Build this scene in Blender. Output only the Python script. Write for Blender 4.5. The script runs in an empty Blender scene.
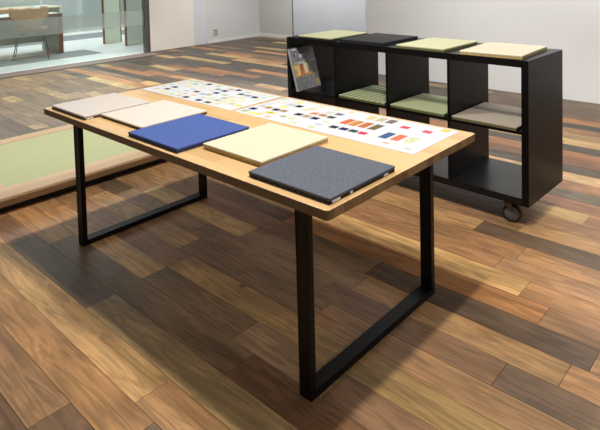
import bpy, bmesh, math, random
from mathutils import Vector, Matrix

# light set-up (ceiling downlights, plus unseen lights added to brighten walls and far floor)
WORLD = .17
EXPO = 0.0
SPOTS = [(.45, .62, 2.7, 165, .05, 140), (2.05, .40, 2.7, 165, .05, 140), (5.2, .6, 2.7, 70, .07, 150), (.2, 3.3, 2.7, 55, .12, 90), (2.6, 3.3, 2.7, 70, .12, 90), (-3.2, .8, 2.7, 120, .1, 95), (-3.4, 3.4, 2.7, 170, .1, 100), (-4.8, 1.6, 2.7, 110, .1, 100),
 (-4.0, 5.2, 2.7, 260, .1, 130), (-2.6, 5.2, 2.7, 210, .1, 130)]  # added to wash the far walls where ceiling bounce is missing
AREAS = [(-7.6, 2.6, 2.8, 3, 5, 150), (-9.0, 5.6, 2.8, 2, 3, 80), (1.5, 3.7, 2.8, 5, .5, 110, (1, .99, .98), (1.5, 4.83, .9))]  # last one is an unseen light added to brighten the partition
PLANKS = [
(-1.7040,-1.5635,[(-5.6,-4.439,94,79,71),(-4.439,-3.813,109,92,77),(-3.813,-2.791,117,94,77),(-2.791,-1.94,147,127,91),(-1.94,-0.784,105,85,69),(-0.784,0.7,89,67,54),(0.7,1.485,190,143,86),(1.485,2.41,133,94,61),(2.41,3.013,161,115,71),(3.013,3.897,122,89,59),(3.897,5,84,62,50)]),
(-1.5635,-1.4230,[(-5.6,-4.992,110,88,73),(-4.992,-3.555,65,64,66),(-3.555,-2.858,94,76,71),(-2.858,-2.176,120,97,81),(-2.176,-1.085,110,90,74),(-1.085,0.135,164,129,78),(0.135,1.1,150,103,67),(1.1,1.75,163,124,75),(1.75,3.009,186,137,85),(3.009,3.743,88,68,54),(3.743,5,120,83,57)]),
(-1.4230,-1.2825,[(-5.6,-4.637,115,95,76),(-4.637,-3.587,105,89,72),(-3.587,-2.662,93,78,70),(-2.662,-1.735,84,71,63),(-1.735,-0.87,70,66,70),(-0.87,-0.045,168,117,74),(-0.045,0.868,178,122,78),(0.868,2.251,187,129,81),(2.251,3.001,99,76,61),(3.001,4.258,154,108,69),(4.258,5,95,70,56)]),
(-1.2825,-1.1420,[(-5.6,-4.603,83,70,61),(-4.603,-3.579,104,86,70),(-3.579,-2.805,114,95,77),(-2.805,-1.991,127,107,78),(-1.991,-1.287,135,117,84),(-1.287,-0.196,124,86,58),(-0.196,1.135,161,115,72),(1.135,2.597,182,141,84),(2.597,3.294,169,121,76),(3.294,4.232,112,80,54),(4.232,5,181,141,85)]),
(-1.1420,-1.0015,[(-5.6,-4.626,127,104,85),(-4.626,-3.916,98,83,72),(-3.916,-3.304,97,81,68),(-3.304,-2.464,126,105,85),(-2.464,-1.283,103,89,74),(-1.283,-0.203,115,80,55),(-0.203,1.067,150,106,68),(1.067,2.467,109,75,52),(2.467,3.704,170,117,73),(3.704,5,141,96,64)]),
(-1.0015,-0.8610,[(-5.6,-4.375,96,81,67),(-4.375,-3.344,99,82,72),(-3.344,-2.014,111,91,74),(-2.014,-1.391,98,81,71),(-1.391,-0.033,152,105,66),(-0.033,0.83,168,126,77),(0.83,1.991,133,92,59),(1.991,3.108,178,126,79),(3.108,4.249,129,89,63),(4.249,5,170,118,74)]),
(-0.8610,-0.7205,[(-5.6,-4.763,96,79,67),(-4.763,-3.952,103,88,75),(-3.952,-3.275,79,68,59),(-3.275,-1.886,97,79,70),(-1.886,-1.238,127,103,83),(-1.238,0.5,176,126,78),(0.5,1.8,120,84,54),(1.8,2.612,121,85,58),(2.612,3.96,177,126,78),(3.96,5,175,121,76)]),
(-0.7205,-0.5800,[(-5.6,-4.818,124,104,82),(-4.818,-3.795,144,122,88),(-3.795,-3.055,112,95,74),(-3.055,-2.227,107,88,72),(-2.227,-1.598,140,117,86),(-1.598,-0.573,63,60,63),(-0.573,0.3,134,94,61),(0.3,1.5,92,64,44),(1.5,2.461,173,132,81),(2.461,3.72,155,110,70),(3.72,5,128,90,64)]),
(-0.5800,-0.4395,[(-5.6,-4.631,119,97,78),(-4.631,-3.946,125,105,82),(-3.946,-3.127,111,93,76),(-3.127,-2.252,107,86,70),(-2.252,-1.29,91,75,66),(-1.29,-0.5,177,123,79),(-0.5,0.372,152,110,72),(0.372,1.187,146,102,66),(1.187,2,94,66,46),(2,3.038,164,116,73),(3.038,3.915,126,88,61),(3.915,4.594,97,73,58),(4.594,5,144,99,63)]),
(-0.4395,-0.2990,[(-5.6,-4.369,108,89,72),(-4.369,-3.391,122,102,82),(-3.391,-2.107,100,83,72),(-2.107,-0.852,84,70,62),(-0.852,-0.1,140,96,61),(-0.1,1.47,158,106,62),(1.47,2.4,90,70,58),(2.4,3.687,149,105,66),(3.687,5,182,138,85)]),
(-0.2990,-0.1585,[(-5.6,-4.703,119,98,78),(-4.703,-3.625,120,101,82),(-3.625,-2.919,125,103,84),(-2.919,-1.628,145,121,87),(-1.628,-0.6,92,75,65),(-0.6,1.352,178,132,82),(1.352,2.4,168,116,72),(2.4,3.434,89,67,54),(3.434,4.54,124,87,60),(4.54,5,98,74,59)]),
(-0.1585,-0.0180,[(-5.6,-4.251,89,75,65),(-4.251,-2.841,122,102,83),(-2.841,-1.681,84,72,64),(-1.681,-0.914,94,80,69),(-0.914,-0.5,167,117,73),(-0.5,-0.12,150,100,76),(-0.12,0.723,88,70,58),(0.723,2,140,112,76),(2,3.224,171,118,74),(3.224,4.435,112,79,55),(4.435,5,95,74,57)]),
(-0.0180,0.1225,[(-5.6,-4.356,122,102,83),(-4.356,-3.137,149,124,92),(-3.137,-1.73,127,104,83),(-1.73,-0.6,121,100,80),(-0.6,0.03,165,112,66),(0.03,0.584,92,70,54),(0.584,1.478,104,80,56),(1.478,2.6,120,76,50),(2.6,3.548,151,106,68),(3.548,5,139,98,64)]),
(0.1225,0.2630,[(-5.6,-4.849,104,86,76),(-4.849,-3.502,147,125,92),(-3.502,-2.088,111,93,73),(-2.088,-1.46,117,95,77),(-1.46,-0.4,175,120,76),(-0.4,0.1,160,106,64),(0.1,0.198,98,76,58),(0.198,0.705,175,131,82),(0.705,1.35,96,74,52),(1.35,1.805,128,100,74),(1.805,3,140,98,70),(3,3.806,179,124,78),(3.806,4.547,136,93,62),(4.547,5,98,75,60)]),
(0.2630,0.4035,[(-5.6,-4.437,61,59,61),(-4.437,-3.5,104,85,74),(-3.5,-2.411,92,77,66),(-2.411,-1.365,72,72,74),(-1.365,-0.4,144,102,66),(-0.4,0.35,134,86,60),(0.35,0.711,120,84,58),(0.711,1.71,140,108,64),(1.71,3,170,128,74),(3,3.866,128,88,61),(3.866,5,152,106,67)]),
(0.4035,0.5440,[(-5.6,-4.114,99,80,69),(-4.114,-2.784,121,99,81),(-2.784,-1.772,98,83,73),(-1.772,-0.773,90,78,66),(-0.773,-0.4,144,99,64),(-0.4,0.6,150,110,70),(0.6,1.5,100,76,54),(1.5,2.75,165,116,76),(2.75,4.162,169,118,76),(4.162,5,99,74,60)]),
(0.5440,0.6849,[(-5.6,-4.319,133,111,83),(-4.319,-2.825,113,94,76),(-2.825,-1.625,108,88,72),(-1.625,-0.3,84,66,53),(-0.3,0.5,112,80,56),(0.5,1.4,104,78,54),(1.4,2.205,128,88,60),(2.205,3.4,104,78,62),(3.4,4.539,140,98,61),(4.539,5,115,79,55)]),
(0.6849,0.8264,[(-5.6,-4.863,110,90,77),(-4.863,-3.684,97,82,71),(-3.684,-2.867,95,80,67),(-2.867,-1.834,80,66,59),(-1.834,-0.685,80,66,59),(-0.685,-0.2,139,98,64),(-0.2,0.75,160,122,78),(0.75,1.5,108,80,54),(1.5,2.377,172,124,76),(2.377,4,182,124,76),(4,5,127,89,61)]),
(0.8264,0.9687,[(-5.6,-4.728,123,104,85),(-4.728,-3.653,107,91,79),(-3.653,-3.191,116,94,77),(-3.191,-2.45,112,90,74),(-2.45,-2.261,158,132,98),(-2.261,-1.607,110,94,74),(-1.607,-0.759,91,78,69),(-0.759,-0.2,157,113,70),(-0.2,0.9,150,100,66),(0.9,1.47,135,102,70),(1.47,2.433,88,68,56),(2.433,4,160,112,74),(4,5,132,95,61)]),
(0.9687,1.1116,[(-5.6,-4.991,123,103,81),(-4.991,-3.861,121,100,80),(-3.861,-2.407,106,86,69),(-2.407,-1.393,95,78,71),(-1.393,-0.034,151,106,67),(-0.034,0.8,129,89,61),(0.8,2.206,184,116,66),(2.206,4,152,104,70),(4,5,166,127,77)]),
(1.1116,1.2553,[(-5.6,-4.617,101,85,74),(-4.617,-3.942,103,84,72),(-3.942,-3.553,156,130,90),(-3.553,-2.509,108,91,77),(-2.509,-1.203,134,113,83),(-1.203,0.198,150,106,66),(0.198,0.8,111,78,53),(0.8,2.075,196,146,88),(2.075,4,166,112,72),(4,4.645,176,134,81),(4.645,5,108,77,53)]),
(1.2553,1.3996,[(-5.6,-4.217,109,93,75),(-4.217,-2.811,91,76,65),(-2.811,-1.702,106,90,73),(-1.702,-0.683,120,101,80),(-0.683,0.5,117,83,58),(0.5,1.9,150,100,64),(1.9,4,162,112,78),(4,5,148,101,66)]),
(1.3996,1.5447,[(-5.6,-4.173,123,100,81),(-4.173,-2.728,100,83,71),(-2.728,-1.872,83,71,63),(-1.872,-1.152,121,98,82),(-1.152,-0.432,133,94,61),(-0.432,0.315,155,107,67),(0.315,1,156,108,68),(1,1.951,146,98,64),(1.951,4,172,118,76),(4,5,131,89,61)]),
(1.5447,1.6904,[(-5.6,-4.167,113,96,75),(-4.167,-3.18,140,116,84),(-3.18,-1.99,90,78,68),(-1.99,-0.623,87,73,64),(-0.623,0.7,125,88,59),(0.7,1.66,176,126,80),(1.66,3.2,86,66,54),(3.2,4.245,156,109,68),(4.245,5,109,79,54)]),
(1.6904,1.8369,[(-5.6,-4.786,145,124,89),(-4.786,-4.336,120,99,80),(-4.336,-3.52,82,68,60),(-3.52,-2.529,120,100,82),(-2.529,-1.529,79,68,59),(-1.529,-0.877,120,100,81),(-0.877,0.445,118,85,58),(0.445,0.8,94,72,57),(0.8,1.846,140,98,66),(1.846,3,174,124,80),(3,3.618,99,75,61),(3.618,4.308,108,75,53),(4.308,5,162,117,73)]),
(1.8369,1.9840,[(-5.6,-4.38,113,93,75),(-4.38,-3.37,92,77,69),(-3.37,-1.986,149,127,93),(-1.986,-0.591,85,72,64),(-0.591,0.8,86,66,52),(0.8,1.654,150,106,70),(1.654,3,156,108,76),(3,3.685,161,113,70),(3.685,4.419,108,77,54),(4.419,5,127,89,61)]),
(1.9840,2.1319,[(-5.6,-4.947,105,89,75),(-4.947,-3.521,99,84,72),(-3.521,-2.18,112,90,74),(-2.18,-1.382,88,76,66),(-1.382,-0.494,96,74,58),(-0.494,0.573,152,105,66),(0.573,1.671,116,82,57),(1.671,2.085,208,164,106),(2.085,3,164,110,76),(3,3.664,158,110,69),(3.664,5,109,78,52)]),
(2.1319,2.2804,[(-5.6,-5.153,120,97,82),(-5.153,-4.392,128,104,80),(-4.392,-3.497,88,72,64),(-3.497,-2.64,123,101,83),(-2.64,-1.278,99,83,71),(-1.278,-0.295,146,99,64),(-0.295,1.099,156,111,67),(1.099,2.499,140,88,66),(2.499,3.197,178,125,80),(3.197,4.053,152,105,66),(4.053,5,130,90,62)]),
(2.2804,2.4297,[(-5.6,-5.026,96,79,70),(-5.026,-4.263,66,66,70),(-4.263,-3.124,168,146,104),(-3.124,-2.191,97,80,72),(-2.191,-0.693,69,62,60),(-0.693,0.063,129,90,67),(0.063,1.064,176,108,66),(1.064,2.464,92,82,74),(2.464,3.657,66,60,58),(3.657,5,116,80,61)]),
(2.4297,2.5796,[(-5.6,-5.264,95,78,67),(-5.264,-3.085,162,110,72),(-3.085,-1.595,82,68,61),(-1.595,-0.822,133,90,64),(-0.822,1.023,208,160,105),(1.023,2.423,152,102,74),(2.423,3.175,59,55,52),(3.175,3.785,130,90,66),(3.785,5,176,108,63)]),
(2.5796,2.7303,[(-5.6,-4.766,90,76,66),(-4.766,-3.384,107,89,76),(-3.384,-3.077,180,138,90),(-3.077,-2.124,120,99,79),(-2.124,-1.389,116,95,78),(-1.389,-0.583,68,61,60),(-0.583,0.202,129,89,63),(0.202,0.978,144,96,68),(0.978,2.378,200,156,112),(2.378,3.397,167,102,60),(3.397,4.467,134,92,65),(4.467,5,65,59,56)]),
(2.7303,2.8816,[(-5.6,-5.328,92,80,66),(-5.328,-3.491,60,62,66),(-3.491,-2.987,58,58,62),(-2.987,-1.938,104,85,70),(-1.938,-0.519,64,58,55),(-0.519,0.287,71,64,62),(0.287,0.93,68,61,60),(0.93,2.33,82,72,66),(2.33,3.623,140,98,69),(3.623,4.521,185,142,96),(4.521,5,199,150,102)]),
(2.8816,3.0337,[(-5.6,-5.355,120,100,82),(-5.355,-4.849,182,148,96),(-4.849,-3.653,170,112,70),(-3.653,-2.403,88,73,65),(-2.403,-0.911,123,98,82),(-0.911,0.276,193,116,69),(0.276,0.883,209,161,105),(0.883,2.283,134,88,62),(2.283,3.267,154,103,74),(3.267,4.345,187,116,69),(4.345,5,124,85,65)]),
(3.0337,3.1864,[(-5.6,-4.713,89,77,64),(-4.713,-4.056,84,70,63),(-4.056,-3.393,150,100,70),(-3.393,-2.916,180,136,92),(-2.916,-1.887,109,89,73),(-1.887,-1.153,124,100,81),(-1.153,-0.289,176,111,65),(-0.289,0.441,174,135,90),(0.441,0.852,128,92,67),(0.852,2.252,172,106,66),(2.252,2.855,73,66,64),(2.855,3.461,121,84,60),(3.461,5,170,107,63)]),
(3.1864,3.3399,[(-5.6,-5.554,126,103,85),(-5.554,-5.086,84,78,74),(-5.086,-4.201,88,80,76),(-4.201,-3.381,91,78,66),(-3.381,-2.31,91,76,67),(-2.31,-1.683,111,94,76),(-1.683,-0.873,118,85,61),(-0.873,-0.211,71,64,63),(-0.211,0.43,153,102,73),(0.43,0.817,167,103,62),(0.817,2.217,58,54,54),(2.217,2.98,131,90,67),(2.98,3.701,150,104,72),(3.701,5,131,92,67)]),
(3.3399,3.4940,[(-5.6,-4.934,62,59,58),(-4.934,-4.379,55,53,53),(-4.379,-3.713,176,146,104),(-3.713,-2.781,58,58,62),(-2.781,-2.06,70,64,64),(-2.06,-1.561,198,150,98),(-1.561,-0.721,80,72,68),(-0.721,-0.093,108,81,61),(-0.093,0.748,77,68,64),(0.748,2.148,196,152,100),(2.148,2.849,73,65,63),(2.849,3.7,187,148,99),(3.7,4.342,113,78,58),(4.342,5,180,112,65)]),
(3.4940,3.6489,[(-5.6,-4.148,79,70,65),(-4.148,-2.837,164,101,60),(-2.837,-1.619,55,53,55),(-1.619,-0.696,77,68,63),(-0.696,0.71,61,57,59),(0.71,2.11,196,152,100),(2.11,3.259,178,134,91),(3.259,4.522,113,81,59),(4.522,5,183,113,66)]),
(3.6489,3.8044,[(-5.6,-4.937,81,73,69),(-4.937,-4.207,58,58,62),(-4.207,-3.583,73,66,61),(-3.583,-2.359,190,116,66),(-2.359,-1.757,58,58,62),(-1.757,-1.047,121,88,66),(-1.047,0.072,56,52,52),(0.072,0.673,184,114,70),(0.673,2.073,172,114,72),(2.073,2.867,185,114,68),(2.867,4.178,195,123,72),(4.178,5,113,79,59)]),
(3.8044,3.9607,[(-5.6,-4.557,76,67,63),(-4.557,-3.463,58,58,62),(-3.463,-2.249,66,59,56),(-2.249,-1.058,78,69,66),(-1.058,0.153,78,71,67),(0.153,0.635,63,61,61),(0.635,2.035,62,60,62),(2.035,3.233,196,122,71),(3.233,4.448,69,63,63),(4.448,5,182,140,96)]),
(3.9607,4.1176,[(-5.6,-5.348,130,93,71),(-5.348,-4.674,188,150,98),(-4.674,-3.259,70,63,58),(-3.259,-2.886,60,57,59),(-2.886,-2.062,200,128,74),(-2.062,-1.23,67,60,56),(-1.23,-0.107,78,70,65),(-0.107,1.234,56,53,52),(1.234,2.639,194,119,69),(2.639,3.927,187,144,99),(3.927,5,73,64,62)]),
(4.1176,4.2752,[(-5.6,-4.75,74,65,61),(-4.75,-4.132,188,150,98),(-4.132,-3.533,188,150,98),(-3.533,-2.749,60,58,57),(-2.749,-1.325,57,54,57),(-1.325,-0.399,132,95,72),(-0.399,0.531,57,55,56),(0.531,1.931,118,84,66),(1.931,2.793,60,55,52),(2.793,3.863,68,64,62),(3.863,5,71,66,62)]),
(4.2752,4.4336,[(-5.6,-4.513,62,60,61),(-4.513,-3.345,57,54,55),(-3.345,-2.356,58,58,62),(-2.356,-1.751,81,71,67),(-1.751,-0.609,126,93,71),(-0.609,0.48,71,63,60),(0.48,1.88,96,76,64),(1.88,3.38,149,102,73),(3.38,5,168,105,61)]),
(4.4336,4.5927,[(-5.6,-5.159,162,103,61),(-5.159,-3.756,70,64,62),(-3.756,-2.73,196,152,98),(-2.73,-1.38,201,158,102),(-1.38,-0.399,73,64,61),(-0.399,0.424,56,54,54),(0.424,1.824,112,92,78),(1.824,2.649,118,84,61),(2.649,3.499,118,83,61),(3.499,5,151,103,73)]),
(4.5927,4.7524,[(-5.6,-4.613,60,56,58),(-4.613,-3.862,188,150,98),(-3.862,-3.332,177,141,92),(-3.332,-2.819,190,120,72),(-2.819,-2.374,58,58,62),(-2.374,-1.506,72,65,60),(-1.506,-0.422,75,67,65),(-0.422,0.387,177,138,90),(0.387,1.787,116,96,80),(1.787,2.546,125,87,61),(2.546,3.321,205,161,106),(3.321,5,195,119,71)]),
(4.7524,4.9129,[(-5.6,-4.365,56,53,53),(-4.365,-3.708,195,121,72),(-3.708,-2.539,117,86,67),(-2.539,-1.301,109,82,61),(-1.301,-0.284,63,60,60),(-0.284,0.346,72,65,62),(0.346,1.746,108,90,76),(1.746,3.067,69,61,60),(3.067,4.514,67,61,59),(4.514,5,192,122,70)]),
(4.9129,5.0740,[(-5.6,-4.836,176,113,66),(-4.836,-3.629,116,85,63),(-3.629,-2.549,123,92,68),(-2.549,-1.617,183,141,94),(-1.617,-0.749,57,55,57),(-0.749,0.225,65,60,61),(0.225,1.273,56,52,53),(1.273,2.417,132,91,66),(2.417,3.701,128,90,67),(3.701,5,181,140,96)]),
(5.0740,5.2359,[(-5.6,-4.967,57,55,55),(-4.967,-4.273,58,55,56),(-4.273,-3.212,57,56,57),(-3.212,-2.524,63,60,61),(-2.524,-1.793,111,83,62),(-1.793,-0.92,76,68,66),(-0.92,-0.204,131,93,70),(-0.204,0.79,65,62,62),(0.79,1.839,128,90,63),(1.839,3.143,148,102,71),(3.143,3.94,130,89,67),(3.94,5,179,112,66)]),
(5.2359,5.3984,[(-5.6,-4.56,130,95,71),(-4.56,-4.168,69,64,58),(-4.168,-3.341,190,116,66),(-3.341,-2.007,115,85,65),(-2.007,-0.769,60,58,59),(-0.769,0.535,73,66,62),(0.535,1.2,65,62,63),(1.2,2.582,176,112,66),(2.582,3.319,143,99,69),(3.319,4.59,179,115,68),(4.59,5,123,87,64)]),
(5.3984,5.5617,[(-5.6,-4.576,54,51,52),(-4.576,-3.678,55,50,53),(-3.678,-2.7,59,55,57),(-2.7,-2.093,63,58,60),(-2.093,-0.641,54,53,53),(-0.641,0.558,121,90,67),(0.558,1.59,198,122,73),(1.59,2.646,67,61,59),(2.646,3.683,65,58,56),(3.683,5,189,146,97)]),
(5.5617,5.7256,[(-5.6,-4.454,76,69,63),(-4.454,-3.741,188,150,98),(-3.741,-2.704,65,59,56),(-2.704,-1.374,129,92,69),(-1.374,-0.649,163,101,62),(-0.649,0.139,61,57,59),(0.139,1.216,75,67,63),(1.216,2.114,64,59,57),(2.114,3.386,147,99,71),(3.386,4.561,70,64,61),(4.561,5,127,88,65)]),
(5.7256,5.8903,[(-5.6,-4.583,64,59,60),(-4.583,-3.56,58,55,57),(-3.56,-2.437,112,83,62),(-2.437,-1.452,58,56,57),(-1.452,-0.092,118,87,65),(-0.092,0.868,62,59,60),(0.868,2.086,196,121,72),(2.086,2.811,196,121,71),(2.811,3.436,189,145,94),(3.436,4.312,61,56,54),(4.312,5,194,121,73)]),
(5.8903,6.0556,[(-5.6,-4.741,72,64,59),(-4.741,-4.056,77,68,64),(-4.056,-3.401,78,70,65),(-3.401,-2.16,73,63,59),(-2.16,-0.982,159,101,60),(-0.982,-0.015,57,55,55),(-0.015,1.456,67,59,55),(1.456,2.13,148,101,74),(2.13,2.88,112,77,58),(2.88,4.178,64,60,58),(4.178,5,168,102,61)]),
(6.0556,6.2216,[(-5.6,-4.73,115,84,62),(-4.73,-3.688,69,61,58),(-3.688,-2.783,174,135,91),(-2.783,-2.011,54,52,52),(-2.011,-1.302,114,84,64),(-1.302,-0.03,120,88,65),(-0.03,1.184,131,95,72),(1.184,2.046,170,104,60),(2.046,3.532,171,106,62),(3.532,5,114,79,59)]),
(6.2216,6.3884,[(-5.6,-4.656,54,52,54),(-4.656,-4.295,188,150,98),(-4.295,-2.978,123,88,66),(-2.978,-1.565,61,57,59),(-1.565,-0.247,119,84,65),(-0.247,0.966,174,110,64),(0.966,1.731,202,157,105),(1.731,2.61,135,91,64),(2.61,4.076,59,54,52),(4.076,5,134,90,63)]),
(6.3884,6.5559,[(-5.6,-4.994,65,61,62),(-4.994,-3.816,56,53,53),(-3.816,-2.711,59,58,59),(-2.711,-1.593,73,64,61),(-1.593,-0.594,76,68,64),(-0.594,0.191,116,83,64),(0.191,1.213,162,102,60),(1.213,1.897,127,86,64),(1.897,3.321,111,78,56),(3.321,4.548,200,157,106),(4.548,5,179,111,65)]),
(6.5559,6.7240,[(-5.6,-4.544,129,93,71),(-4.544,-3.823,60,58,59),(-3.823,-2.369,64,61,63),(-2.369,-0.891,79,69,65),(-0.891,0.553,56,52,53),(0.553,1.867,110,78,57),(1.867,2.913,71,65,64),(2.913,4.357,187,143,95),(4.357,5,179,114,65)]),
(6.7240,6.8929,[(-5.6,-4.914,171,131,87),(-4.914,-4.08,74,67,64),(-4.08,-3.346,55,52,55),(-3.346,-1.879,64,60,62),(-1.879,-1.174,193,149,97),(-1.174,-0.007,61,57,59),(-0.007,1.474,74,68,62),(1.474,2.164,178,109,66),(2.164,3.245,123,89,65),(3.245,4.077,110,77,56),(4.077,5,130,91,66)]),
(6.8929,7.0624,[(-5.6,-4.542,64,62,63),(-4.542,-3.786,56,54,55),(-3.786,-2.539,194,118,72),(-2.539,-1.316,162,102,60),(-1.316,0.109,75,69,65),(0.109,1.577,65,59,60),(1.577,2.775,128,87,61),(2.775,3.503,177,113,66),(3.503,4.253,186,116,68),(4.253,5,112,76,58)]),
(7.0624,7.2327,[(-5.6,-4.446,205,160,105),(-4.446,-3.354,66,60,55),(-3.354,-2.348,118,87,65),(-2.348,-1.537,185,142,94),(-1.537,-0.716,185,116,69),(-0.716,0.368,59,56,55),(0.368,1.075,119,87,65),(1.075,2.49,70,63,61),(2.49,3.554,144,96,68),(3.554,5,187,114,69)]),
(7.2327,7.4036,[(-5.6,-4.285,62,61,61),(-4.285,-3.418,57,54,55),(-3.418,-2.663,175,138,90),(-2.663,-1.919,65,63,63),(-1.919,-0.86,64,63,63),(-0.86,0.518,66,62,63),(0.518,1.519,156,103,74),(1.519,2.749,71,63,62),(2.749,3.962,152,106,75),(3.962,5,59,55,52)]),
(7.4036,7.5753,[(-5.6,-4.817,54,52,54),(-4.817,-3.835,190,149,98),(-3.835,-2.45,187,118,70),(-2.45,-1.018,65,62,64),(-1.018,0.097,56,52,53),(0.097,1.451,72,66,61),(1.451,2.652,124,86,64),(2.652,3.937,141,97,68),(3.937,5,71,64,62)]),
(7.5753,7.7476,[(-5.6,-4.849,55,51,52),(-4.849,-3.851,125,92,68),(-3.851,-2.402,65,60,63),(-2.402,-1.623,174,140,92),(-1.623,-0.22,188,153,98),(-0.22,0.955,57,54,55),(0.955,1.899,67,60,59),(1.899,3.102,183,144,96),(3.102,4.137,136,91,65),(4.137,5,60,57,54)]),
]
SWATCH = {1:[(0.136,0.677,0.045,0.032,112,84,58,0),(0.128,0.737,0.045,0.032,52,46,48,0),(0.160,0.624,0.045,0.032,240,224,160,0),(0.079,0.642,0.045,0.032,206,216,178,0),(0.182,0.802,0.045,0.032,240,224,160,0),(0.111,0.807,0.045,0.032,226,230,214,0),(0.109,0.917,0.045,0.032,206,216,178,0),(0.240,0.913,0.045,0.032,86,74,62,0),(0.342,0.740,0.045,0.032,112,84,58,0),(0.422,0.723,0.045,0.032,170,196,214,0),(0.464,0.733,0.045,0.032,198,172,140,0),(0.466,0.787,0.045,0.032,38,54,104,0),(0.402,0.677,0.045,0.032,226,206,180,0),(0.406,0.619,0.045,0.032,84,68,52,0),(0.339,0.621,0.045,0.032,206,216,178,0),(0.523,0.618,0.045,0.032,38,54,104,0),(0.606,0.617,0.045,0.032,112,84,58,0),(0.199,0.687,0.045,0.032,232,228,214,0),(0.517,0.912,0.045,0.032,52,46,48,0),(0.464,0.850,0.045,0.032,52,46,48,0),(0.463,0.902,0.045,0.032,198,172,140,0),(0.396,0.856,0.045,0.032,150,160,160,0),(0.333,0.912,0.045,0.032,206,216,178,0),(0.608,0.852,0.045,0.032,92,92,96,0),(0.665,0.852,0.045,0.032,150,160,160,0),(0.724,0.848,0.045,0.032,38,54,104,0),(0.601,0.910,0.045,0.032,206,216,178,0),(0.616,0.776,0.045,0.032,226,214,190,0),(0.680,0.794,0.045,0.032,232,226,180,0),(0.607,0.731,0.045,0.032,186,200,150,0),(0.611,0.677,0.045,0.032,178,192,146,0),(0.676,0.726,0.045,0.032,244,228,130,0),(0.669,0.681,0.045,0.032,240,224,160,0),(0.733,0.743,0.045,0.032,230,230,196,0),(0.735,0.676,0.045,0.032,204,212,150,0),(0.791,0.673,0.045,0.032,244,228,130,0),(0.667,0.630,0.045,0.032,236,220,190,0),(0.722,0.916,0.045,0.032,226,226,226,0),(0.661,0.917,0.045,0.032,232,236,226,0),(0.494,0.670,0.045,0.032,230,214,180,0),(0.288,0.820,0.045,0.032,236,226,190,0),(0.546,0.685,0.045,0.032,232,224,180,0),(0.546,0.784,0.045,0.032,200,206,190,0),(0.245,0.876,0.045,0.032,226,230,210,0)],
2:[(0.892,0.914,0.042,0.036,206,216,178,0),(0.894,0.851,0.042,0.036,236,220,214,0),(0.897,0.798,0.042,0.036,206,222,216,0),(0.902,0.741,0.042,0.036,196,202,200,0),(0.902,0.675,0.042,0.036,38,54,104,0),(0.901,0.622,0.042,0.036,180,196,160,0),(0.952,0.736,0.042,0.036,184,138,80,0),(1.011,0.731,0.042,0.036,36,38,40,0),(1.060,0.736,0.042,0.036,176,142,96,0),(1.004,0.793,0.042,0.036,244,228,130,0),(1.013,0.671,0.042,0.036,244,228,130,0),(1.046,0.673,0.042,0.036,244,228,130,0),(0.961,0.612,0.042,0.036,244,228,130,0),(1.003,0.622,0.042,0.036,240,214,140,0),(0.948,0.856,0.042,0.036,240,216,206,0),(1.004,0.853,0.042,0.036,196,200,206,0),(1.006,0.908,0.042,0.036,244,228,130,0),(1.059,0.850,0.042,0.036,46,48,52,0),(1.156,0.916,0.042,0.036,238,230,180,0),(1.151,0.854,0.042,0.036,240,216,170,0),(1.259,0.912,0.042,0.036,234,230,200,0),(1.262,0.851,0.042,0.036,208,214,204,0),(1.318,0.854,0.042,0.036,128,118,142,0),(1.214,0.793,0.042,0.036,226,150,76,0),(1.266,0.794,0.042,0.036,190,128,80,0),(1.320,0.790,0.042,0.036,84,72,72,0),(1.162,0.734,0.042,0.036,34,32,34,0),(1.216,0.732,0.042,0.036,176,154,124,0),(1.271,0.730,0.042,0.036,30,36,84,0),(1.431,0.674,0.042,0.036,44,38,40,0),(1.484,0.677,0.042,0.036,36,44,84,0),(1.535,0.679,0.042,0.036,38,84,72,0),(1.585,0.678,0.042,0.036,214,54,92,0),(1.427,0.779,0.05,0.085,214,112,64,2),(1.475,0.780,0.05,0.085,200,142,66,3),(1.526,0.784,0.05,0.085,196,110,56,4),(1.580,0.784,0.05,0.085,112,100,66,5),(1.477,0.898,0.05,0.06,230,206,150,3),(1.532,0.899,0.05,0.06,196,184,156,5),(1.586,0.899,0.05,0.06,128,104,96,2),(1.682,0.860,0.042,0.036,226,72,96,0),(1.791,0.861,0.042,0.036,232,84,116,0),(1.843,0.924,0.042,0.036,232,206,110,0),(1.685,0.715,0.05,0.085,58,92,138,2),(1.740,0.719,0.05,0.085,226,118,84,2),(1.797,0.721,0.05,0.085,216,220,186,6),(1.736,0.629,0.03,0.012,222,150,110,9),(1.843,0.623,0.03,0.012,206,196,150,9)]}

D = bpy.data
COL = bpy.context.scene.collection
SC = bpy.context.scene

def hexc(h):
    def f(c):
        c /= 255.0
        return c/12.92 if c <= .04045 else ((c+.055)/1.055)**2.4
    return (f((h >> 16) & 255), f((h >> 8) & 255), f(h & 255), 1.0)

def rgb(r, g, b): return hexc(r*65536+g*256+b)

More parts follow.
